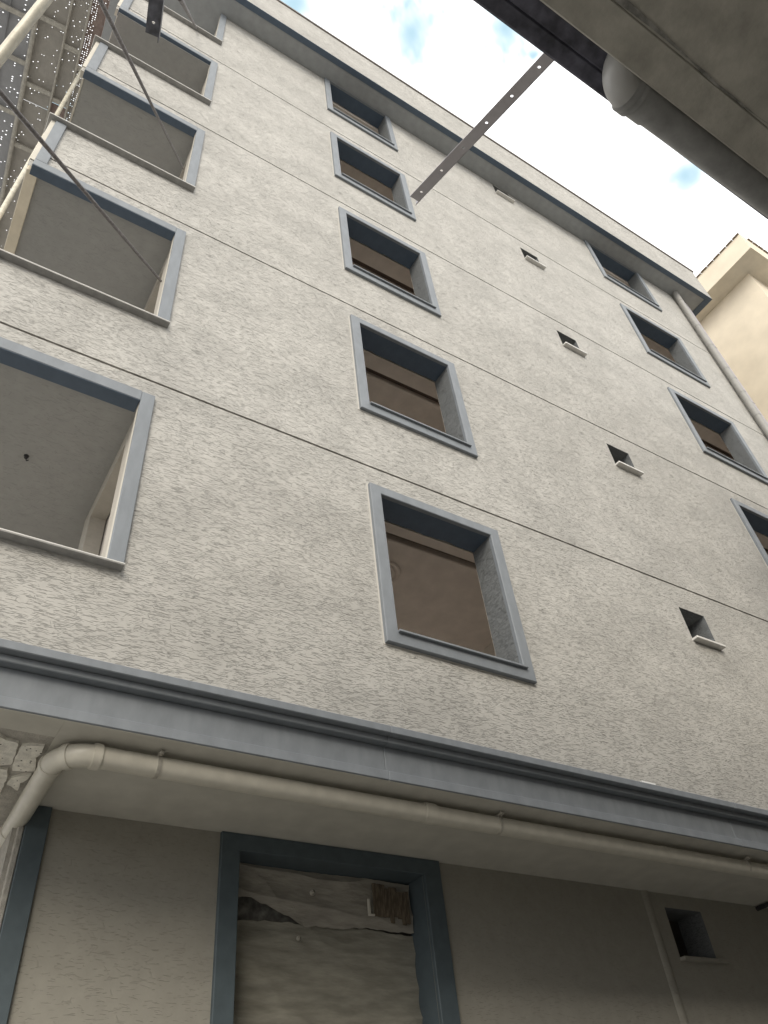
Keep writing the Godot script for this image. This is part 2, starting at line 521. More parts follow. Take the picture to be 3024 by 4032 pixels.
func add_vent(b: Node3D, i: int):
	var oy := STOREY * i
	var x0 := 6.622; var x1 := 7.058; var y1 := -0.362 + oy; var y0 := -0.822 + oy
	if i == 4: y1 = EAVE_Y - 0.03
	var d := 0.34
	var t := MB.new()
	t.quad(Vector3(x0, y1, 0), Vector3(x1, y1, 0), Vector3(x1, y1, -d), Vector3(x0, y1, -d), Vector3.DOWN)
	t.quad(Vector3(x0, y0, 0), Vector3(x0, y1, 0), Vector3(x0, y1, -d), Vector3(x0, y0, -d), Vector3.RIGHT)
	t.quad(Vector3(x1, y0, 0), Vector3(x1, y1, 0), Vector3(x1, y1, -d), Vector3(x1, y0, -d), Vector3.LEFT)
	var v := obj("vent_opening", t, M.reveal, b)
	var k := MB.new()
	k.quad(Vector3(x0, y0, -d), Vector3(x1, y0, -d), Vector3(x1, y1, -d), Vector3(x0, y1, -d), Vector3.BACK)
	obj("vent_shaft", k, M.hole, v)
	var s := MB.new()
	s.box(Vector3(x0 - 0.012, y0 - 0.014, -d), Vector3(x1 + 0.035, y0 + 0.016, 0.075), 0.004)
	obj("vent_sill", s, M.marble, v)


# ---------------------------------------------------------------- balconies
func add_balcony(b: Node3D, i: int):
	var oy := STOREY * i
	var lin := -0.33 + oy               # underside of the lintel
	var ceil_y := -0.30 + oy
	var sill := -2.045 + oy
	if i == 4:
		lin = EAVE_Y; ceil_y = EAVE_Y
	var floor_y := -2.95 + oy
	# slate trims on the wall face
	var t := MB.new()
	var jamb_top := lin if i < 4 else EAVE_Y - 0.004
	t.box(Vector3(0.262, sill + 0.002, 0.0), Vector3(0.372, (jamb_top if i == 4 else -0.212 + oy), 0.032), 0.004, "-z")
	var trim := obj("balcony_trim", t, M.slate, b)
	if i < 4:
		var h := MB.new()
		h.box(Vector3(-1.20, lin, 0.0), Vector3(0.261, -0.209 + oy, 0.033), 0.004, "-z")
		obj("lintel_board", h, M.slate, trim)
		var u := MB.new()
		u.box(Vector3(-1.20, lin - 0.006, [-0.110, -0.085, -0.075, -0.085][i]), Vector3(0.258, lin + 0.004, 0.028), 0.002)
		obj("lintel_underside", u, M.slate_dark, trim)
	var e := MB.new()
	var strip_low := -3.106 + oy if i > 0 else -2.78
	e.box(Vector3(-1.20, strip_low, 0.0), Vector3(-1.088, sill - 0.021, 0.032), 0.004, "-z")
	obj("end_board", e, M.slate, trim)
	var pe := MB.new()  # paler return, sunlight on its left side put into the colour
	pe.box(Vector3(LEFT_X - 0.006, strip_low, -0.14), Vector3(-1.203, sill - 0.021, 0.012))
	obj("pale_corner", pe, M.pale_edge, trim)
	# sill slab
	var s := MB.new()
	s.box(Vector3(-1.285, sill - 0.015, -0.19), Vector3(0.372, sill, 0.075), 0.004)
	var sill_slab := obj("balcony_sill", s, M.marble, b)
	var shade_strip := MB.new()  # strip added below the slab, its darker colour stands in for shade
	shade_strip.box(Vector3(-1.28, sill - 0.0195, -0.16), Vector3(0.369, sill - 0.0155, 0.071))
	obj("sill_shade", shade_strip, M.sill_shade, sill_slab)
	# parapet body, behind the rendered face
	var p := MB.new()
	p.box(Vector3(LEFT_X + 0.004, floor_y + 0.002 if i > 0 else floor_y - 0.2, -0.15), Vector3(0.262, sill - 0.021, -0.022))
	obj("balcony_parapet", p, M.render_smooth, b)
	if i > 0:
		var sb := MB.new()
		sb.box(Vector3(LEFT_X + 0.05, ceil_y - STOREY, -3.2), Vector3(0.44, floor_y, -0.024))
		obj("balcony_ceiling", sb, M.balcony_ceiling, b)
	# right-hand wall of the recess with its doorway, back wall and jamb
	var j := MB.new()
	var wy1 := ceil_y
	j.quad(Vector3(0.262, sill, 0.0), Vector3(0.262, wy1, 0.0), Vector3(0.262, wy1, -0.06), Vector3(0.262, sill, -0.06), Vector3.LEFT)
	j.quad(Vector3(0.262, sill, -0.06), Vector3(0.262, wy1, -0.06), Vector3(0.282, wy1, -0.06), Vector3(0.282, sill, -0.06), Vector3.FORWARD)
	obj("balcony_jamb", j, M.pale_edge, b)
	var wl := MB.new()
	var dtop := ceil_y - 0.17
	var q := func(z0: float, z1: float, y0: float, y1: float):
		wl.quad(Vector3(0.282, y0, z0), Vector3(0.282, y0, z1), Vector3(0.282, y1, z1), Vector3(0.282, y1, z0), Vector3.LEFT)
	q.call(-0.06, -1.57, dtop, wy1)
	q.call(-0.06, -0.34, floor_y, dtop)
	q.call(-1.30, -1.57, floor_y, dtop)
	wl.quad(Vector3(0.282, dtop, -0.34), Vector3(0.282, dtop, -1.30), Vector3(0.42, dtop, -1.30), Vector3(0.42, dtop, -0.34), Vector3.DOWN)
	wl.quad(Vector3(0.282, floor_y, -1.30), Vector3(0.282, dtop, -1.30), Vector3(0.42, dtop, -1.30), Vector3(0.42, floor_y, -1.30), Vector3.BACK)
	var bk := MB.new()
	bk.quad(Vector3(LEFT_X, floor_y, -3.2), Vector3(0.44, floor_y, -3.2), Vector3(0.44, wy1, -3.2), Vector3(LEFT_X, wy1, -3.2), Vector3.BACK)
	wl.quad(Vector3(0.282, floor_y, -1.57), Vector3(0.44, floor_y, -1.57), Vector3(0.44, wy1, -1.57), Vector3(0.282, wy1, -1.57), Vector3.FORWARD)
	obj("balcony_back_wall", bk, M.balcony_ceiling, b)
	obj("balcony_side_wall", wl, M.render_smooth, b)
	var dk := MB.new()
	dk.box(Vector3(0.43, floor_y, -3.2), Vector3(0.45, wy1 + 0.02, -0.2))
	obj("balcony_door", dk, M.room_wall, b)


# ---------------------------------------------------------------- the apartment building
func build_apartments():
	var b := thing("apartment_building", "tall apartment building with grey-beige combed render, slate window surrounds and corner balconies", "building")
	var cols := [[2.42, 3.937], [9.34, 11.17]]
	var holes := []
	for i in 5:
		for c in cols:
			var t := -0.386 + STOREY * i if i < 4 else EAVE_Y + 0.1
			holes.append(Rect2(c[0] + 0.115, -1.937 + STOREY * i, c[1] - c[0] - 0.23, t + 1.937 - STOREY * i))
		var vt := -0.362 + STOREY * i if i < 4 else EAVE_Y - 0.03
		holes.append(Rect2(6.622, -0.822 + STOREY * i, 0.436, vt + 0.822 - STOREY * i))
		var bt := -0.33 + STOREY * i if i < 4 else EAVE_Y + 0.1
		holes.append(Rect2(LEFT_X - 0.1, -2.05 + STOREY * i, 0.262 - LEFT_X + 0.1, bt + 2.05 - STOREY * i))
	var g := [0.0, STOREY, 2 * STOREY, 3 * STOREY]
	var f := MB.new()
	wall_grid(f, LEFT_X, RIGHT_X, -2.95, EAVE_Y, 0.0, holes, g)
	f.quad(Vector3(RIGHT_X, -2.95, 0), Vector3(RIGHT_X, EAVE_Y, 0), Vector3(RIGHT_X, EAVE_Y, -5.4), Vector3(RIGHT_X, -2.95, -5.4), Vector3.RIGHT)
	var wall := obj("facade_wall", f, M.render, b)
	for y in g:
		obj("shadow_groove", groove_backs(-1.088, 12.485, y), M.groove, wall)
	var inner := MB.new()
	wall_grid(inner, 0.44, RIGHT_X, -2.95, EAVE_Y, -0.265, holes, [], Vector3.FORWARD)
	obj("inner_wall", inner, M.room_wall, b)
	for i in 5:
		for c in cols:
			add_window(b, c[0], c[1], i)
		add_room(b, 1.35, 5.3, i, i == 0)
		add_room(b, 8.3, 12.6, i, false)
		add_vent(b, i)
		add_balcony(b, i)
		var sl := MB.new()
		sl.box(Vector3(0.45, -2.885 + STOREY * i, -5.4), Vector3(RIGHT_X - 0.03, -2.81 + STOREY * i, -0.27))
		obj("floor_slab", sl, M.concrete, b)
	# beige edge beam of the second balcony and pale edges of the others
	for i: int in [1, 2, 3]:
		var e := MB.new()
		var y := -0.30 + STOREY * i
		if i == 1:
			e.box(Vector3(-1.236, y - 0.03, -3.2), Vector3(-1.128, y + 0.06, -0.045), 0.004)
		else:
			e.box(Vector3(-1.200, y - 0.012, -3.2), Vector3(-1.178, y + 0.03, -0.1), 0.003)
		obj("balcony_edge", e, M.beige if i == 1 else M.pale_edge, b)
	var hk := MB.new()
	hk.sweep([Vector3(-0.375, -0.30, -1.0), Vector3(-0.375, -0.325, -1.0)], [0.022, 0.016], 10)
	hk.sweep([Vector3(-0.375, -0.325, -1.0), Vector3(-0.365, -0.36, -0.995), Vector3(-0.35, -0.35, -0.99)], [0.006, 0.006, 0.005], 6)
	obj("ceiling_hook", hk, M.dark, b)
	# roof overhang
	var rf := MB.new()
	rf.box(Vector3(-1.55, EAVE_Y + 0.002, -5.8), Vector3(13.385, 12.63, 0.452), 0.004, "-y")
	obj("roof_parapet", rf, M.render, b)
	var so := MB.new()
	so.quad(Vector3(-1.55, EAVE_Y + 0.012, -5.8), Vector3(13.385, EAVE_Y + 0.012, -5.8), Vector3(13.385, EAVE_Y + 0.012, 0.45), Vector3(-1.55, EAVE_Y + 0.012, 0.45), Vector3.DOWN)
	obj("eave_soffit", so, M.eave, b)
	var ds := MB.new()
	ds.box(Vector3(-1.55, EAVE_Y - 0.004, 0.342), Vector3(13.388, EAVE_Y + 0.010, 0.455), 0.003)
	ds.box(Vector3(13.21, EAVE_Y - 0.004, -5.8), Vector3(13.388, EAVE_Y + 0.010, 0.340), 0.003)
	obj("drip_strip", ds, M.slate_dark, b)
	var cp := MB.new()
	cp.box(Vector3(-1.58, 12.60, -5.8), Vector3(13.405, 12.665, 0.478), 0.004)
	obj("roof_coping", cp, M.coping, b)
	# shell: left flank, rear, partition behind the balconies
	var sh := MB.new()
	sh.box(Vector3(LEFT_X, SOFFIT_Y + 0.27, -5.4), Vector3(LEFT_X + 0.2, EAVE_Y, -3.205))
	obj("flank_wall", sh, M.render_smooth, b)
	# cornice over the ground floor: three stepped boards and a lip
	var prof := [["cornice_band", -2.905, -2.847, 0.138], ["cornice_step", -2.950, -2.905, 0.086], ["cornice_fascia", -3.139, -2.950, 0.026], ["cornice_lip", -3.206, -3.139, 0.060]]
	for p in prof:
		var c := MB.new()
		var x := -1.30
		# long boards with hairline butt joints
		while x < RIGHT_X:
			var x2 := minf(x + 3.6, RIGHT_X + 0.02)
			c.box(Vector3(x, p[1], -0.02), Vector3(x2 - 0.0015, p[2] - 0.001, p[3]), 0.005)
			x = x2
		obj(p[0], c, M.slate, b)
	# overhang soffit
	var o := MB.new()
	o.box(Vector3(0.215, SOFFIT_Y + 0.004, -1.4), Vector3(RIGHT_X, -3.15, 0.05))
	o.box(Vector3(LEFT_X, SOFFIT_Y + 0.004, -0.150), Vector3(0.214, -3.15, 0.05))
	obj("overhang_soffit", o, M.soffit, b)
	build_infill(b)
	build_ground_floor(b)


# unplastered slab with pale infill blocks at the left end of the overhang
func build_infill(b: Node3D):
	var m := MB.new()
	var n := 26
	var hgt := func(x: float, z: float) -> float:
		return SOFFIT_Y + 0.006 + 0.012 * wob.get_noise_2d(x * 240.0, z * 240.0) + 0.005 * wob.get_noise_2d(x * 900.0, z * 900.0)
	for i in n:
		for k in n:
			var xa := lerpf(-1.24, 0.235, i / float(n)); var xb := lerpf(-1.24, 0.235, (i + 1) / float(n))
			var za := lerpf(-0.145, -1.9, k / float(n)); var zb := lerpf(-0.145, -1.9, (k + 1) / float(n))
			m.quad(Vector3(xa, hgt.call(xa, za), za), Vector3(xb, hgt.call(xb, za), za), Vector3(xb, hgt.call(xb, zb), zb), Vector3(xa, hgt.call(xa, zb), zb), Vector3.DOWN)
	m.box(Vector3(LEFT_X, SOFFIT_Y + 0.03, -9.0), Vector3(0.30, -2.97, -0.16))
	var slab := obj("rough_slab", m, M.mortar, b)
	var shapes := [
		[Vector2(-0.30, -0.20), Vector2(-0.056, -0.228), Vector2(-0.02, -0.248), Vector2(0.050, -0.262), Vector2(0.060, -0.36), Vector2(0.072, -0.525), Vector2(-0.02, -0.58), Vector2(-0.32, -0.56)],
		[Vector2(0.068, -0.287), Vector2(0.12, -0.262), Vector2(0.182, -0.251), Vector2(0.190, -0.33), Vector2(0.178, -0.40), Vector2(0.196, -0.47), Vector2(0.209, -0.565), Vector2(0.15, -0.588), Vector2(0.092, -0.602), Vector2(0.078, -0.50)],
		[Vector2(0.110, -0.700), Vector2(0.150, -0.655), Vector2(0.205, -0.620), Vector2(0.200, -0.68), Vector2(0.172, -0.745), Vector2(0.180, -0.852), Vector2(0.14, -0.81), Vector2(0.102, -0.790)],
		[Vector2(-0.05, -0.595), Vector2(0.068, -0.600), Vector2(0.086, -0.690), Vector2(0.090, -0.775), Vector2(0.100, -0.94), Vector2(-0.02, -0.98), Vector2(-0.14, -0.9)],
		[Vector2(-0.34, -0.60), Vector2(-0.07, -0.61), Vector2(-0.16, -0.92), Vector2(-0.40, -0.90)],
	]
	for s in shapes:
		var p := MB.new()
		# finer outline with chipped edges
		var out := []
		for k in s.size():
			var a: Vector2 = s[k]; var c: Vector2 = s[(k + 1) % s.size()]
			var parts := maxi(2, int(a.distance_to(c) / 0.022))
			for t in parts:
				var q := a.lerp(c, t / float(parts))
				out.append(q + Vector2(wob.get_noise_2d(q.x * 2600.0, q.y * 2600.0), wob.get_noise_2d(q.x * 2600.0 + 500.0, q.y * 2600.0)) * 0.007)
		var poly := PackedVector2Array(out)
		var y := SOFFIT_Y - 0.010
		var idx := Geometry2D.triangulate_polygon(poly)
		for k in range(0, idx.size(), 3):
			p.tri(Vector3(poly[idx[k]].x, y, poly[idx[k]].y), Vector3(poly[idx[k + 1]].x, y, poly[idx[k + 1]].y), Vector3(poly[idx[k + 2]].x, y, poly[idx[k + 2]].y), Vector3.DOWN)
		var ctr := Vector2.ZERO
		for q in out: ctr += q
		ctr /= out.size()
		for k in out.size():
			var a: Vector2 = out[k]; var c: Vector2 = out[(k + 1) % out.size()]
			var mid := (a + c) / 2 - ctr
			p.quad(Vector3(a.x, y, a.y), Vector3(c.x, y, c.y), Vector3(c.x, y + 0.03, c.y), Vector3(a.x, y + 0.03, a.y), Vector3(mid.x, 0, mid.y))
		var blk := obj("infill_block", p, M.block, slab)
		# drilled key holes, drawn as dark discs, the shade inside put into the colour
		var hs := MB.new()
		var made := 0
		for k in 60:
			var q := Vector2(rng.randf_range(-0.3, 0.21), rng.randf_range(-0.97, -0.2))
			if Geometry2D.is_point_in_polygon(q, poly) and made < 16:
				made += 1
				var r := rng.randf_range(0.0022, 0.0055)
				hs.sweep([Vector3(q.x, y - 0.0008, q.y), Vector3(q.x, y + 0.004, q.y)], [r, r], 7)
		obj("drill_hole", hs, M.hole, blk).set_meta("kind", "stuff")


func build_ground_floor(b: Node3D):
	var f := MB.new()
	var holes := [Rect2(1.73, GROUND_Y, 1.56, -3.33 - GROUND_Y), Rect2(6.052, -3.772, 0.503, 0.435)]
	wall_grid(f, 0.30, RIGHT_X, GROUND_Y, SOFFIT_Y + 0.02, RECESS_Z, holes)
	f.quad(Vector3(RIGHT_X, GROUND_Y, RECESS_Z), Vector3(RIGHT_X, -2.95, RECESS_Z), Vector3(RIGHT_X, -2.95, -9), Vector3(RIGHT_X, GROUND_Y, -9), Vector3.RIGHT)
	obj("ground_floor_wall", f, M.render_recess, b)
	var e := MB.new()
	e.box(Vector3(0.235, GROUND_Y, -9.0), Vector3(0.299, SOFFIT_Y + 0.02, RECESS_Z - 0.012))
	e.box(Vector3(0.262, GROUND_Y, RECESS_Z - 0.03), Vector3(0.299, -3.32, RECESS_Z + 0.016), 0.006)
	obj("rough_wall_end", e, M.mortar, b)
	# slate corner board
	var c := MB.new()
	c.box(Vector3(0.301, GROUND_Y, RECESS_Z - 0.01), Vector3(0.436, SOFFIT_Y + 0.002, RECESS_Z + 0.034), 0.004)
	obj("corner_board", c, M.slate_recess, b)
	# doorway surround
	var d := MB.new()
	d.frame(Vector2(1.590, GROUND_Y - 0.1), Vector2(3.452, SOFFIT_Y + 0.002), Vector4(0.140, 0.160, 0.118, 0.0), RECESS_Z, RECESS_Z + 0.034, 0.004)
	var fr := obj("doorway_surround", d, M.slate_recess, b)
	var r := MB.new()
	r.quad(Vector3(1.73, -3.33, RECESS_Z), Vector3(3.292, -3.33, RECESS_Z), Vector3(3.292, -3.33, -1.31), Vector3(1.73, -3.33, -1.31), Vector3.DOWN)
	for s in [[1.73, 1.0], [3.292, -1.0]]:
		r.quad(Vector3(s[0], GROUND_Y, RECESS_Z), Vector3(s[0], -3.33, RECESS_Z), Vector3(s[0], -3.33, -1.31), Vector3(s[0], GROUND_Y, -1.31), Vector3(s[1], 0, 0))
	obj("doorway_reveal", r, M.slate_recess, fr)
	# little opening
	var v := MB.new()
	var x0 := 6.052; var x1 := 6.555; var y0 := -3.772; var y1 := -3.337; var z1 := RECESS_Z - 0.30
	v.quad(Vector3(x0, y1, RECESS_Z), Vector3(x1, y1, RECESS_Z), Vector3(x1, y1, z1), Vector3(x0, y1, z1), Vector3.DOWN)
	v.quad(Vector3(x0, y0, RECESS_Z), Vector3(x0, y1, RECESS_Z), Vector3(x0, y1, z1), Vector3(x0, y0, z1), Vector3.RIGHT)
	v.quad(Vector3(x1, y0, RECESS_Z), Vector3(x1, y1, RECESS_Z), Vector3(x1, y1, z1), Vector3(x1, y0, z1), Vector3.LEFT)
	var vo := obj("vent_opening", v, M.reveal, b)
	var k := MB.new()
	k.quad(Vector3(x0, y0, z1), Vector3(x1, y0, z1), Vector3(x1, y1, z1), Vector3(x0, y1, z1), Vector3.BACK)
	obj("vent_shaft", k, M.hole, vo)
	var s2 := MB.new()
	s2.box(Vector3(x0 - 0.01, y0 - 0.022, z1), Vector3(x1 + 0.09, y0 + 0.012, RECESS_Z + 0.06), 0.004)
	obj("vent_sill", s2, M.render_recess, vo)
	# boxed-in riser under the render
	var p := MB.new()
	p.sweep([Vector3(5.84, GROUND_Y, RECESS_Z - 0.062), Vector3(5.84, SOFFIT_Y + 0.01, RECESS_Z - 0.062)], [0.082, 0.082], 20)
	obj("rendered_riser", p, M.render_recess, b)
	# body of the ground floor behind the wall
	var body := MB.new()
	body.box(Vector3(0.31, GROUND_Y, -9.0), Vector3(RIGHT_X - 0.02, -3.03, -1.42))
	obj("ground_floor_body", body, M.concrete, b)


# ---------------------------------------------------------------- pipes on the apartment building
func build_soffit_pipe():
	var t := thing("drain_pipe", "cream plastic drain pipe under the overhang, bending back at its left end", "pipe")
	var y := -3.29
	var z := -0.135
	var r := 0.0615
	var m := MB.new()
	m.bar(Vector3(0.44, y, z), Vector3(12.8, y - 0.02, z), r, 24)
	obj("long_pipe", m, M.pvc, t)
	var e := MB.new()
	var pts := []
	var rad := []
	var c := Vector3(0.44, y, z - 0.185)
	for k in 13:
		var a := PI / 2 * k / 12.0
		pts.append(c + Vector3(-sin(a) * 0.185, 0, cos(a) * 0.185))
		rad.append(r * 1.045)
	e.sweep(pts, rad, 24)
	obj("elbow", e, M.pvc, t)
	var col := func(a: Vector3, b: Vector3, rr: float, called: String, mt: Material):
		var k := MB.new()
		k.collar(a, b, rr, 24)
		obj(called, k, mt, t)
	col.call(Vector3(0.425, y, z), Vector3(0.475, y, z), r * 1.19, "collar", M.pvc)
	var mid := PI / 4
	var mp := c + Vector3(-sin(mid) * 0.185, 0, cos(mid) * 0.185)
	var md := Vector3(-cos(mid), 0, -sin(mid)) * 0.022
	col.call(mp - md, mp + md, r * 1.17, "collar", M.pvc)
	col.call(Vector3(0.255, y, z - 0.165), Vector3(0.255, y, z - 0.205), r * 1.17, "collar", M.pvc)
	var s := MB.new()
	s.bar(Vector3(0.255, y, z - 0.18), Vector3(0.262, y - 0.01, -2.6), r, 24)
	obj("return_pipe", s, M.pvc, t)
	col.call(Vector3(0.258, y - 0.005, -1.26), Vector3(0.258, y - 0.005, -1.40), r * 1.12, "coupling", M.pvc)
	col.call(Vector3(2.68, y, z), Vector3(2.775, y, z), r * 1.14, "coupling", M.pvc)
	col.call(Vector3(5.05, y - 0.006, z), Vector3(5.075, y - 0.006, z), r * 1.09, "coupling", M.pvc)
	for x in [0.80, 3.33, 6.1, 9.0]:
		var k := MB.new()
		k.sweep([Vector3(x - 0.011, y, z), Vector3(x + 0.011, y, z)], [r + 0.006, r + 0.006], 24)
		k.box(Vector3(x - 0.012, y + 0.045, z + 0.040), Vector3(x + 0.012, y + 0.062, z + 0.085), 0.002)
		k.bar(Vector3(x, y + 0.04, z + 0.066), Vector3(x, y + 0.078, z + 0.066), 0.004, 8)
		k.bar(Vector3(x - 0.02, y + 0.052, z + 0.072), Vector3(x + 0.03, y + 0.064, z + 0.082), 0.0035, 8)
		obj("pipe_clamp", k, M.clamp, t)


func build_downpipe():
	var t := thing("downpipe", "wall-coloured downpipe at the far right corner of the apartment building", "pipe")
	var m := MB.new()
	m.bar(Vector3(12.385, GROUND_Y, 0.092), Vector3(12.385, EAVE_Y, 0.092), 0.074, 20)
	obj("long_pipe", m, M.painted_pipe, t)
	for y in [10.85, 9.705, 8.895, 7.994, 7.60, 7.128, 6.35, 4.6, 2.9]:
		var k := MB.new()
		k.sweep([Vector3(12.385, y - 0.012, 0.092), Vector3(12.385, y + 0.012, 0.092)], [0.079, 0.079], 20)
		k.box(Vector3(12.375, y - 0.01, 0.0), Vector3(12.395, y + 0.01, 0.03))
		obj("pipe_clamp", k, M.painted_pipe, t)
	var e := thing("corner_duct", "slim lilac-grey duct in lengths behind the corner downpipe, against the cream building", "duct")
	var ys := [GROUND_Y, 1.0, 4.2, 7.115, 9.229, EAVE_Y - 0.01]
	for i in ys.size() - 1:
		var d := MB.new()
		d.box(Vector3(12.735, ys[i] + 0.008, 0.002), Vector3(12.865, ys[i + 1] - 0.008, 0.045), 0.01)
		obj("duct_length", d, M.lilac, e)
		if i > 0:
			var j := MB.new()
			j.box(Vector3(12.73, ys[i] - 0.012, 0.002), Vector3(12.871, ys[i] + 0.012, 0.049), 0.003)
			obj("duct_joint", j, M.coping, e)


# ---------------------------------------------------------------- doorway sheeting
func crumple(x0: float, x1: float, top: Callable, low: Callable, z: float, amp: float, sd: float, nx := 90, ny := 90) -> MB:
	var m := MB.new()
	var grid := []
	for i in nx + 1:
		var col := []
		for k in ny + 1:
			var x := lerpf(x0, x1, i / float(nx))
			var y := lerpf(top.call(x), low.call(x), pow(k / float(ny), 1.6))
			# broad sagging folds, nearly level, with sharp ridges, and a few slanting creases
			var sag := 0.10 * sin((x - x0) / (x1 - x0) * PI) + 0.05 * wob.get_noise_2d(x * 60.0, sd)
			var u := (y + sag * 0.6) * 9.0 + 1.2 * wob.get_noise_2d(x * 55.0 + sd, y * 90.0)
			var fold := absf(fposmod(u, 2.0) - 1.0)
			var slant := absf(fposmod((y * 3.1 + x * 2.3) + 0.8 * wob.get_noise_2d(x * 70.0 + sd * 2.0, y * 70.0), 2.0) - 1.0)
			var fine := absf(wob.get_noise_2d(x * 420.0 + sd, y * 900.0))
			col.append(Vector3(x, y, z + amp * (1.3 * fold * fold - 0.6) + amp * 0.7 * pow(slant, 3.0) + amp * 0.35 * fine))
		grid.append(col)
	var nrm := func(i: int, k: int) -> Vector3:
		var a: Vector3 = grid[mini(i + 1, nx)][k] - grid[maxi(i - 1, 0)][k]
		var b: Vector3 = grid[i][mini(k + 1, ny)] - grid[i][maxi(k - 1, 0)]
		var n := b.cross(a).normalized()
		return n if n.z > 0 else -n
	for i in nx:
		for k in ny:
			var n0: Vector3 = nrm.call(i, k); var n1: Vector3 = nrm.call(i + 1, k); var n2: Vector3 = nrm.call(i + 1, k + 1); var n3: Vector3 = nrm.call(i, k + 1)
			m.tri(grid[i][k], grid[i + 1][k], grid[i + 1][k + 1], n0, n1, n2)
			m.tri(grid[i][k], grid[i + 1][k + 1], grid[i][k + 1], n0, n2, n3)
	return m


func build_sheeting():
	var t := thing("plastic_sheeting", "dusty crumpled plastic sheeting closing the ground-floor doorway", "plastic sheet")
	var bk := MB.new()
	bk.quad(Vector3(1.70, GROUND_Y, -1.335), Vector3(3.32, GROUND_Y, -1.335), Vector3(3.32, -3.30, -1.335), Vector3(1.70, -3.30, -1.335), Vector3.BACK)
	obj("backing_board", bk, M.sheet_back, t)
	var rag := func(x: float) -> float:
		return 0.010 * wob.get_noise_2d(x * 900.0, 40.0) + 0.012 * wob.get_noise_2d(x * 300.0, 80.0)
	var lower := crumple(1.732, 3.29, func(x): return -3.705 + 0.022 * sin((x - 1.7) * 2.0) + rag.call(x), func(_x): return GROUND_Y, -1.285, 0.017, 10.0, 60, 150)
	obj("lower_sheet", lower, M.sheet_low, t)
	var low := func(x: float) -> float:
		var k := (x - 1.93) / 0.42
		if k < 0.0: return -3.555 + rag.call(x)
		return lerpf(-3.555, -3.700, clampf(k, 0, 1)) + rag.call(x) + (0.008 if x > 2.75 else -0.004)
	var upper := crumple(1.732, 3.285, func(x): return -3.322 + 0.5 * rag.call(x) - 0.012 * (x - 1.73), low, -1.262, 0.018, 200.0)
	obj("upper_sheet", upper, M.sheet, t)
	var mid := crumple(1.732, 2.30, func(_x): return -3.52, func(x): return -3.72 + rag.call(x), -1.305, 0.012, 320.0, 24, 16)
	obj("middle_sheet", mid, M.sheet_back, t)
	var w := thing("board_offcut", "rusty brown board offcut pinned at the top right of the doorway sheeting", "board", Vector3(3.07, -3.50, -1.225))
	var wb := MB.new()
	for k in 9:
		var x := -0.150 + k * 0.036
		var up := 0.120 - 0.004 * k + 0.018 * rng.randf_range(-1, 1)
		wb.box(Vector3(x, -0.125 + 0.03 * rng.randf_range(-1, 1), -0.010), Vector3(x + 0.0355, up, 0.001 + 0.003 * rng.randf()), 0.0015)
	obj("board", wb, M.wood, w)
	var sp := MB.new()
	sp.box(Vector3(-0.205, -0.10, -0.01), Vector3(-0.185, 0.01, 0.008), 0.003)
	sp.box(Vector3(-0.205, -0.11, -0.01), Vector3(-0.15, -0.095, 0.007), 0.003)
	obj("pale_splinter", sp, M.pale_edge, w)
	for q in [[2.40, -3.485, 0.022, 0.014], [2.28, -3.80, 0.016, 0.012]]:
		var d := MB.new()
		d.sweep([Vector3(q[0], q[1], -1.24), Vector3(q[0], q[1] - 0.002, -1.225), Vector3(q[0], q[1] - 0.004, -1.22)], [q[2], q[2] * 0.8, q[3] * 0.3], 9)
		obj("plaster_splash", d, M.pale_edge, t)


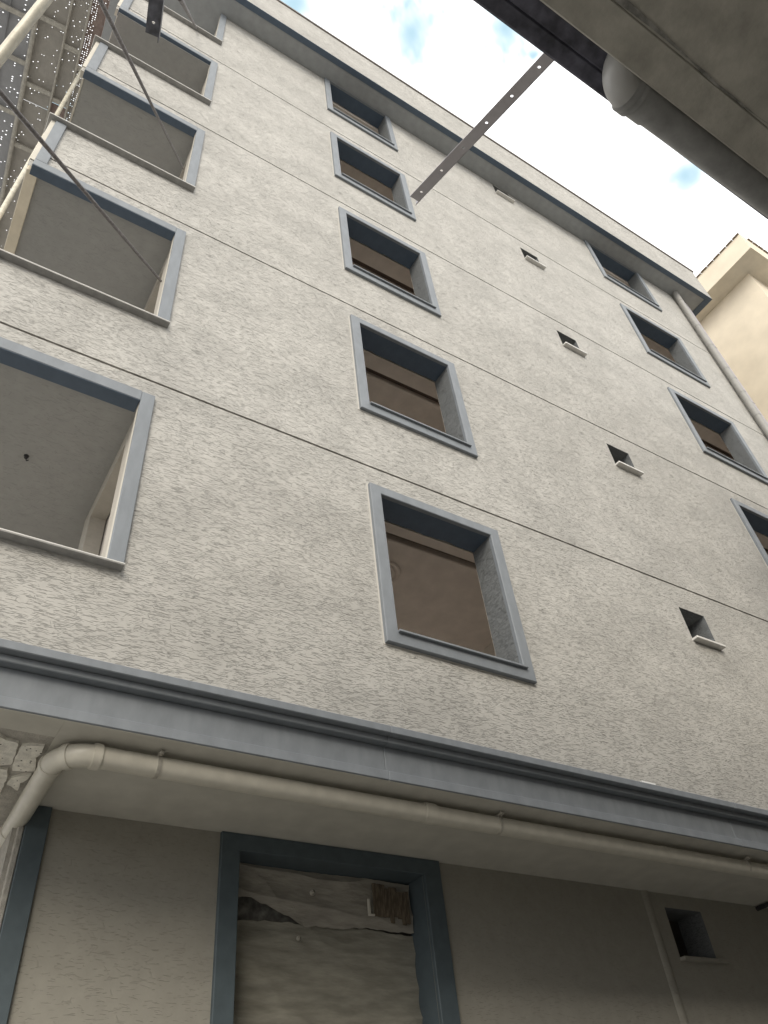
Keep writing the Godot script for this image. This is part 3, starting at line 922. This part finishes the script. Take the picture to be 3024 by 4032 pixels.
# ---------------------------------------------------------------- neighbour overhead
func build_neighbour():
	var t := thing("neighbouring_building", "low neighbouring building whose dark concrete overhang looms at the top right", "building")
	var z0 := 3.972
	var xl := -1.6
	var xr := 26.0
	var s := MB.new()
	s.box(Vector3(xl, -3.0, z0), Vector3(xr, -2.72, 4.078), 0.004)
	s.box(Vector3(xl, -2.998, 4.079), Vector3(xr, -2.72, 5.6))
	s.box(Vector3(xl, -2.719, 4.10), Vector3(xr, -2.60, 9.0))
	obj("overhang_slab", s, M.near_soffit, t)
	# damp smear along the step in the soffit
	var d := MB.new()
	var n := 160
	for k in n:
		var xa := lerpf(-1.5, 8.0, k / float(n)); var xb := lerpf(-1.5, 8.0, (k + 1) / float(n))
		var wa := func(x: float, sgn: float) -> float:
			return 4.088 + 0.006 * wob.get_noise_2d(x * 90.0, 7.0) + sgn * (0.0025 + 0.017 * wob.get_noise_2d(x * 200.0, sgn * 60.0) + 0.004 * wob.get_noise_2d(x * 1300.0, sgn * 60.0))
		d.quad(Vector3(xa, -3.0015, wa.call(xa, -1.0)), Vector3(xb, -3.0015, wa.call(xb, -1.0)), Vector3(xb, -3.0015, wa.call(xb, 1.0)), Vector3(xa, -3.0015, wa.call(xa, 1.0)), Vector3.DOWN)
	obj("damp_smear", d, M.near_stain, t)
	# stepped dark eaves moulding beyond the slab edge
	var g := MB.new()
	g.box(Vector3(xl, -2.885, 3.920), Vector3(xr, -2.70, 3.970), 0.004)
	g.box(Vector3(xl, -2.880, 3.866), Vector3(xr, -2.70, 3.919), 0.006)
	obj("eaves_moulding", g, M.gutter, t)
	var w := MB.new()
	w.box(Vector3(xl, GROUND_Y, 5.6), Vector3(xr, -2.72, 9.0))
	obj("wall", w, M.near_wall, t)
	var up := MB.new()  # unseen upper blocks, shaped to keep daylight off the recess and right facade
	up.box(Vector3(-1.2, -2.6, 4.75), Vector3(6.5, NEAR_TOP, 9.0))
	up.box(Vector3(6.5, -2.6, 4.75), Vector3(xr, 5.0, 9.0))
	obj("unseen_upper_wall", up, M.near_wall, t)
	# its waste pipe along the eaves, turning in at an elbow
	var p := thing("waste_pipe", "grey plastic waste pipe with a rounded elbow along the neighbour's eaves", "pipe")
	var y := -2.945
	var r := 0.055
	var zc := 3.926
	var m := MB.new()
	m.bar(Vector3(0.80, y, zc), Vector3(14.0, y, zc + 0.10), r, 28)
	obj("long_pipe", m, M.pvc_grey, p)
	var e := MB.new()
	var pts := []; var rad := []
	var R := 0.055
	var up_dir := Vector3(0, 0.5, 0.866)
	for k in 15:
		var a := PI / 2 * k / 14.0
		pts.append(Vector3(0.795 - sin(a) * R, y, zc) + up_dir * (1.0 - cos(a)) * R)
		rad.append(r * 1.06)
	pts.append(pts[14] + up_dir * 0.12); rad.append(r * 1.06)
	e.sweep(pts, rad, 28)
	obj("elbow", e, M.pvc_light, p)
	var k1 := MB.new()
	k1.sweep([Vector3(0.785, y, zc), Vector3(0.79, y, zc), Vector3(0.803, y, zc), Vector3(0.806, y, zc), Vector3(0.81, y, zc), Vector3(0.822, y, zc), Vector3(0.828, y, zc)], [r * 1.06, r * 1.19, r * 1.19, r * 1.10, r * 1.19, r * 1.19, r * 1.08], 28)
	k1.sweep([Vector3(0.82, y, zc), Vector3(0.885, y, zc), Vector3(0.895, y, zc)], [r * 1.08, r * 1.07, r * 1.0], 28)
	obj("collar", k1, M.pvc_grey, p)


func build_bracket(end: Vector3, base: Vector3, label: String, steel: Material):
	var t := thing("angle_bracket", label, "bracket", base, "perforated angle irons sticking out of the eaves")
	var d := end - base
	var ln := d.length()
	d = d.normalized()
	# flat leg faces the ground; standing leg on its far right side
	var across := Vector3(1, 0, 0.05)
	across = (across - d * across.dot(d)).normalized()
	var nrm := across.cross(d).normalized()
	if nrm.y > 0: nrm = -nrm
	var wd := 0.043
	var th := 0.0025
	var m := MB.new()
	var P := func(u: float, v: float, w: float) -> Vector3: return d * u + across * v - nrm * w
	# flat leg with round holes: cells of 0.13 m, each ringed round its hole
	var pitch := 0.128
	var first := ln - 0.045
	var cells := []
	var u := first + pitch / 2
	var segs := 16
	var hr := 0.0052
	var lo_v := -wd / 2
	var hi_v := wd / 2
	var plate := func(ua: float, ub: float):
		for w in [0.0, th]:
			m.quad(P.call(ua, lo_v, w), P.call(ub, lo_v, w), P.call(ub, hi_v, w), P.call(ua, hi_v, w), nrm if w == 0.0 else -nrm)
	var at := ln
	var hole_u := first
	while hole_u > 0.03:
		var a := hole_u - wd / 2
		var b := hole_u + wd / 2
		plate.call(b, at)
		for k in segs:
			var t0 := TAU * k / segs; var t1 := TAU * (k + 1) / segs
			var sq := func(tt: float) -> Vector2:
				var c := Vector2(cos(tt), sin(tt))
				return c / maxf(absf(c.x), absf(c.y)) * (wd / 2)
			var s0: Vector2 = sq.call(t0); var s1: Vector2 = sq.call(t1)
			for w in [0.0, th]:
				m.quad(P.call(hole_u + s0.x, s0.y, w), P.call(hole_u + s1.x, s1.y, w), P.call(hole_u + cos(t1) * hr, sin(t1) * hr, w), P.call(hole_u + cos(t0) * hr, sin(t0) * hr, w), nrm if w == 0.0 else -nrm)
			m.quad(P.call(hole_u + cos(t0) * hr, sin(t0) * hr, 0.0), P.call(hole_u + cos(t1) * hr, sin(t1) * hr, 0.0), P.call(hole_u + cos(t1) * hr, sin(t1) * hr, th), P.call(hole_u + cos(t0) * hr, sin(t0) * hr, th), -(d * cos(t0) + across * sin(t0)))
		at = a
		hole_u -= pitch
	plate.call(0.0, at)
	# ends and edges
	m.quad(P.call(0, lo_v, 0), P.call(ln, lo_v, 0), P.call(ln, lo_v, th), P.call(0, lo_v, th), -across)
	m.quad(P.call(ln, lo_v, 0), P.call(ln, hi_v, 0), P.call(ln, hi_v, th), P.call(ln, lo_v, th), d)
	# standing leg
	m.quad(P.call(0, hi_v, 0), P.call(ln + 0.02, hi_v, 0), P.call(ln + 0.02, hi_v, 0.03), P.call(0, hi_v, 0.03), across)
	m.quad(P.call(0, hi_v - th, th), P.call(ln + 0.02, hi_v - th, th), P.call(ln + 0.02, hi_v - th, 0.03), P.call(0, hi_v - th, 0.03), -across)
	m.quad(P.call(0, hi_v - th, 0), P.call(ln + 0.02, hi_v - th, 0), P.call(ln + 0.02, hi_v, 0), P.call(0, hi_v, 0), nrm)
	obj("angle_iron", m, steel, t)


# ---------------------------------------------------------------- scaffold at the left
func plank(parent: Node3D, x0: float, x1: float, z0: float, z1: float, dens: Callable, mt: Material, cell: float, stretch := 1.0):
	var m := MB.new()
	var nx := maxi(1, int(round((x1 - x0) / (cell * stretch))))
	var nz := int(round((z1 - z0) / cell))
	var dx := (x1 - x0) / nx
	var dz := (z1 - z0) / nz
	for k in nz:
		var run := -1
		for i in nx + 1:
			var open: bool = i < nx and rng.randf() < float(dens.call((i + 0.5) / nx, z0 + (k + 0.5) * dz))
			if i == nx or open:
				if run >= 0:
					m.quad(Vector3(x0 + run * dx, 0, z0 + k * dz), Vector3(x0 + i * dx, 0, z0 + k * dz), Vector3(x0 + i * dx, 0, z0 + (k + 1) * dz), Vector3(x0 + run * dx, 0, z0 + (k + 1) * dz), Vector3.DOWN)
				run = -1
			elif run < 0:
				run = i
			if open:
				var c := Vector3(x0 + (i + 0.5) * dx, 0, z0 + (k + 0.5) * dz)
				var f := rng.randf_range(0.32, 0.52)
				for q in 8:
					var t0 := TAU * q / 8; var t1 := TAU * (q + 1) / 8
					var s0 := Vector3(clampf(cos(t0) * 1.5, -1, 1) * dx / 2, 0, clampf(sin(t0) * 1.5, -1, 1) * dz / 2)
					var s1 := Vector3(clampf(cos(t1) * 1.5, -1, 1) * dx / 2, 0, clampf(sin(t1) * 1.5, -1, 1) * dz / 2)
					var h0 := Vector3(cos(t0) * dx, 0, sin(t0) * dz) * f * 0.5
					var h1 := Vector3(cos(t1) * dx, 0, sin(t1) * dz) * f * 0.5
					m.quad(c + s0, c + s1, c + h1, c + h0, Vector3.DOWN)
	# folded-down side flanges
	m.box(Vector3(x0, -0.045, z0), Vector3(x0 + 0.004, 0, z1))
	m.box(Vector3(x1 - 0.004, -0.045, z0), Vector3(x1, 0, z1))
	obj("plank", m, mt, parent)


func build_scaffold():
	var t := thing("scaffold", "rusty scaffold deck of perforated steel planks at the top left", "scaffold", Vector3(-2.13, 8.0, -0.9))
	t.rotation.y = -0.06
	plank(t, 0.655, 0.87, -0.03, 2.2, func(u, _z): return 0.75 if u < 0.42 else 0.02, M.deck_rust, 0.031)
	plank(t, 0.655, 0.87, -4.0, -0.042, func(u, _z): return 0.5 if u < 0.42 else 0.02, M.deck_grey, 0.031)
	plank(t, 0.413, 0.652, -0.74, 2.2, func(u, _z): return 0.22 if u > 0.75 else 0.05, M.deck_grey, 0.031)
	plank(t, 0.413, 0.652, -4.0, -0.755, func(_u, _z): return 0.05, M.deck_rust, 0.031)
	plank(t, 0.004, 0.411, -0.9, 2.2, func(_u, _z): return 0.055, M.deck_grey, 0.031)
	plank(t, 0.004, 0.411, -4.0, -0.903, func(_u, _z): return 0.05, M.deck_grey, 0.031)
	plank(t, -0.37, 0.002, -4.0, 2.2, func(u, _z): return 0.16 if u < 0.8 and u > 0.3 else 0.03, M.deck_blue, 0.034, 1.5)
	plank(t, -0.735, -0.372, -4.0, 2.2, func(_u, _z): return 0.12, M.deck_blue, 0.034, 1.5)
	plank(t, -1.10, -0.737, -4.0, 2.2, func(_u, _z): return 0.10, M.deck_blue, 0.034, 1.5)
	for q in [[0.02, 0.395, 0.38], [0.02, 0.395, -0.62], [0.02, 0.395, -1.62], [0.41, 0.645, 0.15], [0.41, 0.645, -0.68], [0.41, 0.645, -1.68], [-0.73, -0.03, 0.28], [-0.73, -0.03, -0.35], [-0.73, -0.03, -1.15], [0.65, 0.88, -0.06]]:
		var m := MB.new()
		m.box(Vector3(q[0], -0.085, q[2] - 0.035), Vector3(q[1], -0.047, q[2] + 0.035), 0.004)
		obj("transom", m, M.deck_frame, t)
	for q in [[-0.005, 0.034], [0.405, 0.016], [0.647, 0.016], [-0.735, 0.030]]:
		var m := MB.new()
		m.bar(Vector3(q[0], -0.10, -4.0), Vector3(q[0], -0.10, 2.3), q[1], 12)
		obj("ledger", m, M.deck_frame, t)
	for q in [[-1.1, -3.9], [-1.1, 2.2]]:
		var m := MB.new()
		m.bar(Vector3(q[0], GROUND_Y - 8.0, q[1]), Vector3(q[0], 1.2, q[1]), 0.024, 12)
		obj("standard", m, M.tube, t)


func tube_thing(called: String, label: String, category: String, pts: Array, r: float, m: Material, group := "") -> Node3D:
	var t := thing(called, label, category, pts[0], group)
	var b := MB.new()
	var loc := []; var rad := []
	for p in pts:
		loc.append(p - pts[0]); rad.append(r)
	b.sweep(loc, rad, 16)
	obj("tube" if category != "rod" else "bar", b, m, t)
	return t


func build_alley_metalwork():
	tube_thing("scaffold_tube", "thick cream scaffold tube slanting across the top left corner", "tube", [Vector3(-1.23, -3.6, 2.0), Vector3(-0.88, -0.25, 3.02)], 0.024, M.tube)
	var v: Node3D = tube_thing("scaffold_tube", "slim cream upright tube behind the corner of the balconies", "tube", [Vector3(-1.36, GROUND_Y, -0.62), Vector3(-1.36, 7.9, -0.72)], 0.028, M.tube)
	var c := MB.new()
	c.collar(Vector3(0, 12.30, -0.085), Vector3(0, 12.38, -0.085), 0.042, 14)
	obj("coupler", c, M.deck_frame, v)
	var g := "tie rods from the balconies to the alley"
	tube_thing("tie_rod", "long steel rod ending at the jamb of the balcony with the beige edge beam", "rod", [Vector3(-1.11, -1.78, 2.54), Vector3(0.242, 1.739, -0.1)], 0.0125, M.rod, g)
	tube_thing("tie_rod", "steel rod reaching the jamb of the third balcony from the bottom", "rod", [Vector3(-0.77, -1.40, 2.90), Vector3(0.216, 4.463, -0.1)], 0.011, M.rod, g)
	tube_thing("tie_rod", "thin steel rod vanishing behind the sill of the topmost balcony", "rod", [Vector3(-0.47, -1.30, 3.05), Vector3(-0.06, 10.1, -0.12)], 0.012, M.rod, g)


# ---------------------------------------------------------------- cream building
func build_cream():
	var t := thing("cream_building", "sunny cream building with deep eaves beyond the right end of the alley", "building")
	var k := 0.84
	var cam := Vector3(-0.467, -5.451, 4.101)
	var fas := Vector3(-0.467 + 18.467 * k, 0, 4.101 - 2.99 * k)      # corner of the fascia
	var wal := Vector3(-0.467 + 19.18 * k, 0, 4.101 - 3.667 * k)      # corner of the wall
	var yb := cam.y + 22.70 * k
	var yt := cam.y + 23.66 * k
	var w := MB.new()
	w.box(Vector3(wal.x, GROUND_Y, -22.0), Vector3(wal.x + 16.0, yb + 0.02, wal.z))
	obj("wall", w, M.cream, t)
	var f := MB.new()
	f.box(Vector3(fas.x, yb, -22.6), Vector3(wal.x + 16.5, yt, fas.z), 0.01, "-y")
	obj("fascia", f, M.cream, t)
	var s := MB.new()
	s.quad(Vector3(fas.x, yb + 0.004, -22.6), Vector3(wal.x + 16.5, yb + 0.004, -22.6), Vector3(wal.x + 16.5, yb + 0.004, fas.z), Vector3(fas.x, yb + 0.004, fas.z), Vector3.DOWN)
	obj("soffit", s, M.cream_soffit, t)
	# edge tiles
	var n := 0
	var z := fas.z
	while z > -14.0:
		var m := MB.new()
		var o := rng.randf_range(-0.005, 0.005)
		m.box(Vector3(fas.x - 0.05 + o, yt + 0.001, z - 0.225), Vector3(fas.x + 0.35, yt + 0.020 + absf(o), z), 0.008)
		obj("roof_tile", m, M.roof_tile, t)
		z -= 0.235
	var x := fas.x + 0.36
	while x < fas.x + 4.0:
		var m := MB.new()
		m.box(Vector3(x, yt + 0.001, fas.z - 0.35), Vector3(x + 0.225, yt + 0.022, fas.z + 0.05 + rng.randf_range(-0.005, 0.005)), 0.008)
		obj("roof_tile", m, M.roof_tile, t)
		x += 0.235


const NEAR_TOP := 0.2


func _ready():
	# camera
	var cam := Camera3D.new()
	cam.name = "camera"
	add_child(cam)
	cam.transform = Transform3D(Basis(Vector3(0.84843547, -0.08955714, 0.5216673), Vector3(-0.3085751, 0.71707509, 0.62496778), Vector3(-0.43004496, -0.69121837, 0.58075683)).orthonormalized(), Vector3(-0.4673571, -5.45122679, 4.10140718))
	cam.fov = 67.19
	cam.near = 0.05
	cam.far = 600.0
	cam.current = true
	# sky
	var env := Environment.new()
	var sky := Sky.new()
	var pano := PanoramaSkyMaterial.new()
	pano.panorama = ImageTexture.create_from_image(sky_image())
	sky.sky_material = pano
	env.sky = sky
	env.background_mode = Environment.BG_SKY
	env.background_energy_multiplier = 1.0
	env.tonemap_mode = Environment.TONE_MAPPER_LINEAR
	env.tonemap_exposure = 1.82
	env.sdfgi_enabled = true
	env.ssao_enabled = true
	env.ssil_enabled = true
	var we := WorldEnvironment.new()
	we.name = "world_environment"
	we.environment = env
	add_child(we)
	# sun, veiled by cloud
	var sun := DirectionalLight3D.new()
	sun.name = "sun"
	sun.light_energy = 0.40
	sun.light_color = Color(1.0, 0.96, 0.89)
	sun.light_angular_distance = 30.0
	sun.shadow_enabled = true
	add_child(sun)
	sun.look_at_from_position(Vector3(-4.5, 5, 7), Vector3.ZERO)

	rng.seed = 4
	wob.seed = 9
	wob.frequency = 0.01
	wob.fractal_octaves = 3
	make_materials()
	M.slate_recess = mat(Color(0.08, 0.105, 0.12), 0.6, M.slate.albedo_texture, M.slate.heightmap_texture, 0.03, 1.7)  # darker slate paint of the ground-floor trims
	M.pvc_light = mat(Color(0.36, 0.355, 0.345), 0.35, M.pvc.albedo_texture, null, 0.0, 1.6)

	# ground
	var g := MB.new()
	g.quad(Vector3(-300, GROUND_Y, -300), Vector3(300, GROUND_Y, -300), Vector3(300, GROUND_Y, 300), Vector3(-300, GROUND_Y, 300), Vector3.UP)
	var ground := obj("ground", g, M.ground)
	tag(ground, "bare concrete ground of the alley", "", "", "structure")

	build_apartments()
	build_neighbour()
	build_cream()
	build_scaffold()
	build_soffit_pipe()
	build_downpipe()
	build_sheeting()
	build_alley_metalwork()
	build_bracket(Vector3(0.536, -2.55, 3.193), Vector3(0.559, -2.85, 3.894), "perforated grey angle iron jutting out against the white sky", M.steel)
	build_bracket(Vector3(-0.508, -2.55, 3.225), Vector3(-0.636, -2.855, 3.91), "perforated angle iron darkened as if backlit, hanging into the top edge, before the balconies", M.steel_backlit)
	var tagm := MB.new()
	tagm.box(Vector3(4.77, -2.847, 0.05), Vector3(4.93, -2.828, 0.125), 0.002)
	var scrap := obj("white_offcut", tagm, M.white)
	tag(scrap, "small white offcut lying on the cornice below the lowest vent", "offcut")
	var dk := thing("hanging_rod", "short dark rod under the overhang at the lower right edge", "rod", Vector3(7.49, -3.235, -1.24))
	var db := MB.new()
	db.bar(Vector3.ZERO, Vector3(-0.02, 0.0, 0.5), 0.022, 12)
	obj("bar", db, M.dark, dk)
